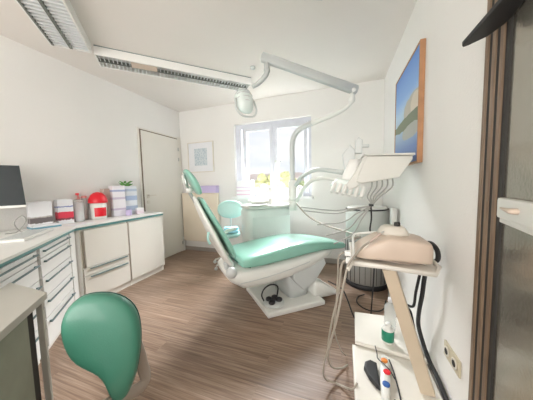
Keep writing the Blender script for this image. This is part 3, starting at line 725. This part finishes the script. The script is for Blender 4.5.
# lamp head seen from behind: dish with ribs and a hoop handle
lc = Vector((-.865, 1.92, 2.00)); lax = Vector((-.62, .62, -.42)).normalized()
lside = lax.cross(Vector((0, 0, 1))).normalized(); lup = lside.cross(lax)
hd = part('lamp_head', 'unit', un, lambda bm: loft(bm, [sring(lc+lax*t, lside*a, lup*b, 2.4, 28) for t, a, b in ((-.055, .03, .04), (-.045, .055, .075), (-.02, .075, .105), (.02, .088, .125), (.04, .09, .13), (.045, .08, .11))]))
part('reflector', 'steel', hd, lambda bm: loft(bm, [sring(lc+lax*t, lside*a, lup*b, 2.4, 24) for t, a, b in ((.046, .078, .108), (.050, .075, .105))]))
part('rib', 'shellgrey', hd, lambda bm: [tube(bm, [lc+lup*(.085-.045*k)+lside*x*(1-.12*abs(k-1.5))+lax*(-.048-.010*(1-abs(k-1.5)/1.5)+abs(x)*abs(x)*6) for x in (-.08, -.055, -.025, 0, .025, .055, .08)], .007) for k in range(4)])
part('hoop_handle', 'shellgrey', hd, lambda bm: (tube(bm, [lc+lside*.09, lc+lside*.10-lup*.11+lax*.01, lc+lside*.05-lup*.175+lax*.02, lc-lside*.05-lup*.175+lax*.02, lc-lside*.10-lup*.11+lax*.01, lc-lside*.09], .009)))

# ---------------------------------------------------------------- delivery tray on its swing arm
dt = thing('instrument_tray', (.2, 1.95, 1.2), 'white swing-arm instrument tray with hanging hoses in front of the landscape picture', 'instrument tray')
def pl(pts, y): return [(x, y, z) for x, z in pts]
def traybody(bm):
    # sloping wedge body, 0.30 deep
    prism(bm, pl([(.165, 1.385), (.45, 1.372), (.448, 1.345), (.375, 1.228), (.14, 1.190), (.095, 1.205)], 1.70), (0, .30, 0), bev=.012, seg=3)
part('tray_body', 'traygrey', dt, traybody)
part('tray_rim', 'traygrey', dt, lambda bm: prism(bm, pl([(.15, 1.400), (.46, 1.388), (.46, 1.374), (.16, 1.387)], 1.69), (0, .32, 0), bev=.004))
part('hose_rest', 'traygrey', dt, lambda bm: prism(bm, pl([(.185, 1.392), (.155, 1.388), (.085, 1.26), (.03, 1.185), (.05, 1.145), (.10, 1.16), (.14, 1.215)], 1.72), (0, .24, 0), bev=.008))
def holder(bm):
    for i in range(6):
        x = -.055+i*.040; tube(bm, [(x-.012, 1.72, 1.135-.003*i), (x+.010, 1.78, 1.175-.004*i), (x+.02, 1.90, 1.20)], .020, n=10)
hb = part('holder_bar', 'unit', dt, lambda bm: prism(bm, pl([(-.09, 1.185), (-.03, 1.235), (.10, 1.205), (.155, 1.13), (.14, 1.10), (-.05, 1.135)], 1.75), (0, .10, 0), bev=.015))
for i in range(6):
    x = -.070+i*.041
    part('instrument_holder', 'shell', dt, lambda bm: tube(bm, [(x-.004, 1.715, 1.130-.009*i), (x+.010, 1.742, 1.165-.009*i), (x+.022, 1.75, 1.200-.007*i)], [.013, .016, .013], n=10))
part('control_head', 'white', dt, lambda bm: loft(bm, [sring((.045+.012*k, 1.86, 1.20+.045*k), Vector((.058-.006*abs(k-1), 0, 0)), Vector((0, .06-.004*k, 0)), 3, 24) for k in range(5)]))
part('handle_post', 'shellgrey', dt, lambda bm: (prism(bm, pl([(.095, 1.42), (.145, 1.42), (.150, 1.52), (.12, 1.545), (.098, 1.52)], 1.80), (0, .05, 0), bev=.010), bx(bm, (.165, 1.825, 1.475), (.06, .04, .022), bev=.006), prism(bm, pl([(.02, 1.30), (.10, 1.33), (.10, 1.45), (.06, 1.50), (.0, 1.42)], 1.83), (0, .06, 0), bev=.012)))
part('swing_arm', 'shellgrey', dt, T([(.02, 1.92, 1.28), (-.10, 2.02, 1.31), (-.22, 2.12, 1.33), (-.32, 2.24, 1.31), (-.42, 2.38, 1.27), (-.50, 2.46, 1.18)], r=.026, n=12, flat=.8))
part('lower_swing_arm', 'shell', dt, T([(.0, 1.95, 1.22), (-.14, 2.04, 1.245), (-.26, 2.16, 1.235), (-.35, 2.26, 1.18), (-.43, 2.36, 1.08), (-.49, 2.45, 1.00)], r=.020, n=12))
part('arm_joint', 'shell', dt, lambda bm: lathe(bm, [(.046, 1.0), (.05, 1.02), (.05, 1.22), (.042, 1.24)], (-.555, 2.54, 0), 18))
ends = [((-.36, 2.0, .98), .0), ((-.33, 1.98, .95), .01), ((-.20, 1.9, .84), .02), ((-.12, 1.85, .76), .03), ((-.06, 1.82, .70), .04)]
for i in range(5):
    xs = .215+i*.034; e = Vector(ends[i][0])
    c_ = Vector((.207+.004*i, 1.80+.006*i, 1.025))
    mid = c_.lerp(e, .5)-Vector((0, 0, .035+.01*i))
    part('instrument_hose', 'hose', dt, T([(xs, 1.80, 1.225), (xs-.003, 1.80, 1.16), (xs-.03-.012*i, 1.80, 1.09), c_, c_.lerp(e, .25)-Vector((0, 0, .025)), mid, e], r=.0055))
part('hose_clip', 'black', dt, lambda bm: bx(bm, (.212, 1.812, 1.025), (.03, .05, .018), bev=.004))
part('power_cable', 'black', dt, T([(.212, 1.82, 1.02), (.218, 1.83, .92), (.21, 1.84, .83), (.225, 1.85, .78), (.25, 1.9, .70), (.26, 1.98, .4), (.25, 2.05, .012)], r=.006))

# suction hose from the unit to the chair foot
single('suction_hose', 'hosepale', 'long pale suction hose sagging from the treatment unit across to the trolley', 'hose', T([W(1.50, 2.30, 1.0), W(1.47, 2.18, .94), W(1.50, 2.0, .82), W(1.52, 1.75, .76), W(1.49, 1.45, .755), W(1.30, 1.12, .80), (.06, 1.50, .835), (.075, 1.42, .85)], r=.009))

# ---------------------------------------------------------------- curved grey cabinet
bc = Vector((.275, 2.765, 0))
bn = thing('drum_cabinet', bc, 'grey drum-shaped cabinet with vertical panels behind the trolley in the corner', 'cabinet')
part('drum', 'binbody', bn, lambda bm: lathe(bm, [(.232, .055), (.235, .06), (.235, .55), (.233, .553)], bc, 48))
def pan(bm):
    for i in range(12):
        a = -PI/2+(i-5.5)*PI/13
        bx(bm, bc+Vector((.2365*math.cos(a), .2365*math.sin(a), .30)), (.005, .004, .47), rot=a)
part('panel_joint', 'dark', bn, pan)
part('upper_body', 'upper', bn, lambda bm: lathe(bm, [(.228, .555), (.228, .88), (.222, .885)], bc, 48))
part('base_ring', 'black', bn, lambda bm: lathe(bm, [(.238, .0), (.241, .01), (.241, .05), (.236, .054)], bc, 48))
part('rim', 'black', bn, lambda bm: lathe(bm, [(.229, .886), (.231, .887), (.231, .895), (.222, .898)], bc, 48))
part('lid', 'shell', bn, lambda bm: lathe(bm, [(.220, .899), (.215, .912), (.10, .922)], bc, 48))
single('pipe_cover', 'shell', 'slim white upright pipe cover in the corner beside the grey drum cabinet', 'pipe cover', lambda bm: bx(bm, (.485, 2.42, .47), (.05, .09, .94), bev=.015))

# ---------------------------------------------------------------- trolley in front
tl = thing('instrument_trolley', (.28, 1.35, 0), 'beige slanted-post trolley with an open tray top, standing by the right wall', 'trolley')
def ttray(bm):
    prism(bm, [(.055, 1.165, .772), (.20, 1.165, .768), (.405, 1.150, .758), (.445, 1.235, .765), (.445, 1.46, .772), (.06, 1.50, .778)], (0, 0, .012), bev=.004)
part('tray', 'plate', tl, ttray)
def lip(bm):
    tube(bm, [(.058, 1.165, .788), (.20, 1.165, .782), (.405, 1.150, .772), (.447, 1.235, .780), (.447, 1.46, .786)], .011, smooth=False)
    tube(bm, [(.03, 1.10, .775), (.05, 1.16, .795), (.055, 1.30, .80), (.056, 1.50, .80)], .010)
part('tray_lip', 'plate', tl, lip)
part('push_handle', 'white', tl, T([(.062, 1.19, .80), (.060, 1.20, .838), (.064, 1.30, .852), (.068, 1.42, .864), (.10, 1.465, .876), (.25, 1.475, .888), (.27, 1.47, .86), (.27, 1.465, .79)], r=.007))
part('handle_bracket', 'white', tl, lambda bm: (bx(bm, (.035, 1.15, .805), (.03, .03, .028), bev=.005), bx(bm, (.030, 1.14, .845), (.03, .03, .024), bev=.005)))
def tpost(bm):
    a, b = Vector((.229, 1.215, .757)), Vector((.436, 1.285, .075)); d_ = (b-a).normalized()
    w = Vector((.98, -.2, 0)); w = (w-d_*w.dot(d_)).normalized(); n = d_.cross(w)
    prism(bm, [a-w*.030-n*.018, a+w*.030-n*.018, b+w*.033-n*.018, b-w*.033-n*.018], n*.036, bev=.005)
part('post', 'post', tl, tpost)
def tb(bm):
    prism(bm, [(.068, 1.05, .024), (.50, 1.05, .024), (.50, 1.55, .024), (.072, 1.545, .024)], (0, 0, .048), bev=.010, seg=3)
part('base_shelf', 'plate', tl, tb)
def tb2(bm):
    prism(bm, [(.090, 1.54, .074), (.50, 1.49, .074), (.50, 1.93, .074), (.107, 1.91, .074)], (0, 0, .026), bev=.008, seg=3)
part('upper_shelf', 'plate', tl, tb2)
for x, y in ((.11, 1.12), (.46, 1.12), (.12, 1.50), (.46, 1.50), (.30, 1.86), (.46, 1.86)):
    part('caster', 'black', tl, lambda bm: lathe(bm, [(.011, -.01), (.012, -.008), (.012, .008), (.011, .01)], (x, y, .0125), 14, axis=(1, 0, 0)) or (bx(bm, (x, y, .045 if y > 1.7 else .018), (.012, .012, .055 if y > 1.7 else .010))))

# pink-beige appliance on the tray
ap = thing('scaler_device', (.25, 1.32, .79), 'pink-beige dental scaler appliance on the trolley tray', 'dental device')
def apb(bm):
    rg = []
    for x, y, zb, zt, hd_ in ((.072, 1.33, .800, .820, .08), (.080, 1.33, .793, .832, .10), (.12, 1.325, .792, .862, .118), (.18, 1.32, .792, .900, .122), (.235, 1.32, .792, .920, .122), (.33, 1.315, .792, .912, .12), (.385, 1.31, .792, .905, .116), (.408, 1.31, .793, .897, .112), (.412, 1.31, .798, .890, .105)):
        rg.append(sring((x, y, (zb+zt)/2), Vector((0, hd_, 0)), Vector((0, 0, (zt-zb)/2)), 6, 36))
    loft(bm, rg)
part('housing', 'beige', ap, apb)
part('top_tray', 'framepale', ap, lambda bm: loft(bm, [sring((.265, 1.335, z), Vector((a, 0, 0)), Vector((0, b, 0)), 3, 24) for z, a, b in ((.916, .075, .068), (.930, .07, .062), (.950, .058, .05), (.958, .045, .04))]))
part('dial', 'dark', ap, lambda bm: lathe(bm, [(.014, 0), (.016, .005), (.015, .022), (.012, .025)], (.285, 1.33, .9535), 16))
part('side_recess', 'post', ap, lambda bm: ell(bm, (.325, 1.214, .868), (.028, .012, .022), 14))
part('seam_line', 'brown', ap, T([(.10, 1.235, .822), (.20, 1.198, .806), (.30, 1.195, .797), (.385, 1.215, .805)], r=.0022))
hp = thing('handpiece', (.15, 1.25, .90), 'brown and steel handpiece resting on the sloping front of the pink-beige appliance', 'handpiece')
part('grip', 'brown', hp, T([(.138, 1.210, .892), (.165, 1.215, .915), (.19, 1.225, .935)], r=.007))
part('tip', 'steel', hp, T([(.19, 1.225, .935), (.205, 1.23, .946)], r=.004))
part('hose', 'hosepale', hp, T([(.138, 1.210, .892), (.10, 1.18, .868), (.06, 1.14, .83), (.03, 1.11, .79), (.01, 1.09, .70), (-.02, 1.10, .52), (-.055, 1.12, .36), (-.09, 1.15, .20), (-.09, 1.22, .06), (-.03, 1.26, .012), (.03, 1.24, .02), (.06, 1.20, .06), (.085, 1.22, .085)], r=.0055))
single('hose_loop', 'hosepale', 'second pale hose hanging from the trolley tray to the floor', 'hose', T([(.02, 1.16, .80), (.0, 1.18, .76), (-.015, 1.2, .60), (-.05, 1.22, .42), (-.075, 1.25, .22), (-.06, 1.32, .06), (-.0, 1.38, .012), (.04, 1.42, .012)], r=.0055))
single('hose_loop', 'hosepale', 'innermost pale hose hanging beside the trolley tray handle', 'hose', T([(.01, 1.20, .83), (-.015, 1.22, .79), (-.02, 1.26, .66), (-.03, 1.3, .45), (-.04, 1.34, .28), (.0, 1.42, .10), (.03, 1.50, .012)], r=.005))
single('floor_cable', 'black', 'thin black cable running from under the chair to the trolley foot', 'cable', T([W(1.48, 1.66, .20), (-.0, 2.05, .22), (.05, 1.98, .16), (.10, 1.90, .06), (.16, 1.86, .012), (.215, 1.90, .012)], r=.006))
single('cable_loop', 'black', 'thin black cable loop on the floor between the drum cabinet and the trolley', 'cable', T([(.23, 2.42, .012), (.16, 2.34, .012), (.15, 2.22, .012), (.22, 2.13, .012), (.32, 2.13, .012), (.38, 2.2, .012), (.42, 2.35, .012)], r=.006))
# black cables behind the appliance
single('power_cord', 'black', 'thick black cord looping from the pink-beige appliance down the right wall', 'cable', T([(.402, 1.32, .868), (.445, 1.34, .870), (.480, 1.36, .83), (.490, 1.38, .77), (.470, 1.46, .70), (.462, 1.50, .50), (.466, 1.56, .35), (.478, 1.585, .24), (.492, 1.46, .14), (.508, 1.34, .10), (.512, 1.10, .03), (.512, .95, .012)], r=.012))
single('power_cord', 'black', 'thinner black cord curling from the lower back of the pink-beige appliance', 'cable', T([(.402, 1.34, .842), (.44, 1.36, .842), (.465, 1.40, .82), (.466, 1.44, .77), (.452, 1.485, .68), (.440, 1.53, .52), (.435, 1.56, .40), (.40, 1.60, .385), (.43, 1.60, .34), (.452, 1.62, .26), (.48, 1.64, .12), (.48, 1.66, .108)], r=.008))
# bottles on the upper shelf
def bottle(c, r, h, label, body, labelmat=None, cap='white'):
    t = thing('bottle', c, label, 'bottle'); c = Vector(c)
    part('body', body, t, lambda bm: lathe(bm, [(r*.9, .0), (r, .008), (r, h*.68), (r*.85, h*.76), (r*.4, h*.84), (r*.38, h*.88)], c, 24))
    if labelmat: part('label_band', labelmat, t, lambda bm: lathe(bm, [(r*1.002, h*.12), (r*1.02, h*.125), (r*1.02, h*.66), (r*1.002, h*.665)], c, 24))
    part('cap', cap, t, lambda bm: lathe(bm, [(r*.42, h*.885), (r*.45, h*.89), (r*.42, h), (r*.2, h*1.01)], c, 16))
bottle((.302, 1.600, .1005), .038, .135, 'white bottle with a green label on the lower trolley shelf', 'shell', 'bottlegreen')
bottle((.345, 1.76, .1005), .040, .235, 'clear bottle behind the green-labelled one on the trolley', 'clear', None, 'box')
# foot pedal on the base shelf
fp = thing('foot_pedal', (.18, 1.30, .073), 'white foot pedal with orange, red and blue buttons on the trolley base', 'foot pedal')
def fpb(bm):
    loft(bm, [sring((.236, 1.305, z), Vector((.026*q, .0, 0)), Vector((.022*q, .160*q, 0)), 2.8, 32) for z, q in ((.0725, .95), (.08, 1), (.105, .98), (.115, .85))])
part('body', 'shell', fp, fpb)
for x, y, m_ in ((.247, 1.395, 'orange'), (.247, 1.31, 'red'), (.228, 1.225, 'blue')):
    part('button', m_, fp, lambda bm: lathe(bm, [(.019, .115), (.019, .120), (.012, .124)], (x, y, 0), 18))
def fpad(bm):
    prism(bm, [(.205, 1.385, .0725), (.17, 1.40, .0725), (.138, 1.375, .0725), (.128, 1.33, .0725), (.15, 1.27, .0725), (.182, 1.225, .0725), (.200, 1.215, .0725)], (0, 0, .03), bev=.010, seg=3)
part('pad', 'black', fp, fpad)
part('cable', 'black', fp, T([(.255, 1.16, .10), (.285, 1.17, .082), (.292, 1.26, .080), (.292, 1.38, .080), (.285, 1.46, .079)], r=.004))
single('bent_cable', 'black', 'thin bent black cable lying across the coloured buttons of the foot pedal', 'cable', T([(.215, 1.53, .1015), (.215, 1.45, .110), (.212, 1.40, .118), (.235, 1.36, .124), (.262, 1.33, .118), (.286, 1.30, .092)], r=.003))

# ---------------------------------------------------------------- stools
def stool_base(root, c, seat_z, frame='steel'):
    c = Vector(c)
    part('gas_column', frame, root, lambda bm: lathe(bm, [(.028, .09), (.028, seat_z*.6), (.016, seat_z*.6+.01), (.016, seat_z-.06)], c, 16))
    for i in range(5):
        a = PI+i*2*PI/5; d_ = Vector((math.cos(a), math.sin(a), 0))
        lg = part('leg', frame, root, lambda bm: tube(bm, [c+Vector((0, 0, .11)), c+d_*.12+Vector((0, 0, .095)), c+d_*.24+Vector((0, 0, .062))], [.022, .018, .012], n=8))
        part('caster', 'shellgrey', lg, lambda bm: (lathe(bm, [(.022, -.012), (.025, -.008), (.025, .008), (.022, .012)], c+d_*.245+Vector((0, 0, .0255)), 16, axis=(-d_.y, d_.x, 0))))
# foreground stool
s1 = thing('stool', (-.80, .22, 0), 'green stool with a large kidney-shaped backrest in the foreground beside the grey desk', 'stool')
stool_base(s1, (-.80, .22, 0), .47)
part('seat', 'green', s1, lambda bm: lathe(bm, [(.15, .425), (.19, .43), (.205, .45), (.200, .475), (.17, .49), (.05, .495)], (-.80, .22, 0), 36), 1)
# backrest outline unprojected on its plane
Pp = Vector((-.86, .50, .66)); Np = Vector((.62, -.77, .16)).normalized()
def atpl(px, py, off=0):
    d_ = fwd+rt*((px-266.5)/FPX)-up*((py-200)/FPX); C_ = Vector((0, 0, H)); q = Pp+Np*off
    return C_+d_*((q-C_).dot(Np)/d_.dot(Np))
OUT = [(atpl(x, y)) for x, y in ((97, 294), (112, 294.5), (124, 299), (133.5, 307), (139, 320), (140.5, 340), (138.5, 360), (135, 378), (129, 394), (122, 404), (113, 404), (109, 394), (103, 381), (93, 374), (80, 369), (69, 361), (62, 347), (58.5, 333), (60, 320), (66, 308), (76, 299), (86, 295.5))]
def pad(scale_seq):
    """closed cushion from the outline: rings of (scale, offset along the back direction)"""
    def f(bm):
        c = sum(OUT, Vector())/len(OUT)
        rr = []
        for s, o in scale_seq:
            rr.append([c+(p-c)*s-Np*o for p in OUT])
        loft(bm, rr)
    return f
bk = part('backrest', 'green', s1, pad([(.30, -.020), (.62, -.019), (.86, -.013), (.96, -.004), (1.0, .010), (1.0, .026), (.97, .034)]), 1)
part('piping', 'seam', bk, pad([(.985, .030), (1.003, .031), (1.003, .035), (.985, .036)]), 1)
part('back_shell', 'bracket', s1, pad([(.97, .0365), (.985, .040), (.97, .056), (.86, .068), (.5, .074)]), 1)
bb = atpl(122, 392)
part('back_bracket', 'bracket', s1, lambda bm: tube(bm, [bb-Np*.080+Vector((.02, .03, .13)), bb-Np*.095+Vector((.03, .04, .02)), bb-Np*.09+Vector((.035, .03, -.06)), Vector((-.80, .42, .44)), Vector((-.80, .33, .415)), Vector((-.80, .24, .412))], .026, n=10, flat=.4))
# rear stool
c2 = Vector((-1.60, 2.80, 0))
s2 = thing('stool', c2, 'pale mint stool with a round backrest behind the reclined chair back near the radiator', 'stool')
stool_base(s2, c2, .50, 'shell')
part('seat', 'mintpale', s2, lambda bm: lathe(bm, [(.13, .44), (.17, .445), (.185, .47), (.18, .495), (.15, .51), (.04, .515)], c2, 32))
def rb2(bm):
    cc = Vector((-1.51, 2.74, .855)); n = Vector((.25, -.95, .1)).normalized(); s_ = n.cross(Vector((0, 0, 1))).normalized(); u_ = s_.cross(n)
    loft(bm, [sring(cc+n*o, s_*.190*k, u_*.128*k, 2.3, 28) for o, k in ((.022, .5), (.018, .85), (.005, 1), (-.012, 1), (-.022, .9))])
part('backrest', 'mintpale', s2, rb2)
part('back_support', 'shellgrey', s2, T([(-1.54, 2.775, .84), (-1.58, 2.86, .76), (-1.62, 2.93, .60), (-1.61, 2.90, .45), (-1.60, 2.82, .425)], r=.014))
single('pad_bundle', 'bluebag', 'pale blue folded pad lying on the seat of the pale mint stool', 'pad', lambda bm: (bx(bm, (-1.50, 2.72, .545), (.22, .16, .035), rot=.4, bev=.012), bx(bm, (-1.50, 2.72, .582), (.20, .14, .035), rot=.55, bev=.012)))

# ---------------------------------------------------------------- outside
struct('ground', 'grass', B((-40, 40, 3.9, 60, -3.2, -3.1)), label='ground outside the window', cat='ground')
def tree(x, y, zc, r, mat, label):
    t = thing('tree', (x, y, -3.1), label, 'tree', 'trees outside the window')
    def crown(bm):
        for i in range(26):
            a = random.uniform(0, 2*PI); q = random.uniform(0, 1)**.5*r; z = zc+random.uniform(-.5, .42)*r*1.1
            v = bmesh.ops.create_icosphere(bm, subdivisions=2, radius=r*random.uniform(.22, .38))['verts']
            for k_ in v: k_.co *= 1+.35*noise.noise(k_.co*6+Vector((i, 0, 0)))
            bmesh.ops.translate(bm, vec=(x+q*math.cos(a), y+q*math.sin(a)*.6, z), verts=v)
    part('crown', mat, t, crown)
    part('trunk', 'bark', t, T([(x, y, -3.09), (x+.05, y, (zc-3)/2), (x, y, zc-.2*r)], r=[.14, .11, .06]))
tree(-2.55, 8.2, 1.05, .85, 'yellow', 'yellow-green tree outside, seen between the two window sashes')
tree(-4.6, 8.8, .95, .80, 'yellow', 'yellow-green tree outside, at the left edge of the window')
tree(-1.2, 9.0, .75, .75, 'foliage', 'pale green tree outside, low at the right of the window')
hs = thing('house', (-9, 26, -3.1), 'distant pale house with a red roof outside the window', 'house')
part('walls', 'house', hs, B((-12, -5, 24, 30, -3.1, .9)))
part('roof', 'roof', hs, lambda bm: prism(bm, [(-12.3, 23.7, .91), (-12.3, 30.3, .91), (-12.3, 27, 2.6)], (7.6, 0, 0)))

# ---------------------------------------------------------------- light
w = bpy.data.worlds.new('sky'); scene.world = w; w.use_nodes = True; t = w.node_tree
bg = t.nodes['Background']
tc = add(t, 'ShaderNodeTexCoord'); sp = add(t, 'ShaderNodeSeparateXYZ'); t.links.new(tc.outputs['Generated'], sp.inputs[0])
mp = add(t, 'ShaderNodeMapping'); mp.inputs['Scale'].default_value = (2, 2, 9)
n = add(t, 'ShaderNodeTexNoise'); n.inputs['Scale'].default_value = 1.6; n.inputs['Detail'].default_value = 5
t.links.new(tc.outputs['Generated'], mp.inputs[0]); t.links.new(mp.outputs[0], n.inputs['Vector'])
r = add(t, 'ShaderNodeValToRGB'); e = r.color_ramp.elements
e[0].position = .36; e[0].color = (.80, .86, .96, 1); e[1].position = .60; e[1].color = (1, 1, 1, 1)
t.links.new(n.outputs['Fac'], r.inputs[0]); t.links.new(r.outputs[0], bg.inputs['Color'])
bg.inputs['Strength'].default_value = .60

def area(name, loc, rot, sx, sy, e_, c):
    l = bpy.data.lights.new(name, 'AREA'); l.shape = 'RECTANGLE'; l.size = sx; l.size_y = sy; l.energy = e_; l.color = c
    o = bpy.data.objects.new(name, l); col.objects.link(o); o.location = loc; o.rotation_euler = rot; return o
# daylight entering by the window (just outside, above the view through the glass), plus an added fill light at the open side behind the camera
o = area('daylight_window', (-1.06, 4.6, 3.3), (math.radians(-48), 0, 0), 2.2, 1.4, 900, (.97, .98, 1))
area('rear_fill', (-1.1, -2.1, 1.4), (math.radians(104), 0, 0), 2.8, 1.8, 55, (1, .95, .90))

scene.view_settings.view_transform = 'Standard'; scene.view_settings.look = 'None'
scene.view_settings.gamma = 1; scene.view_settings.use_curve_mapping = False
scene.view_settings.exposure = .78
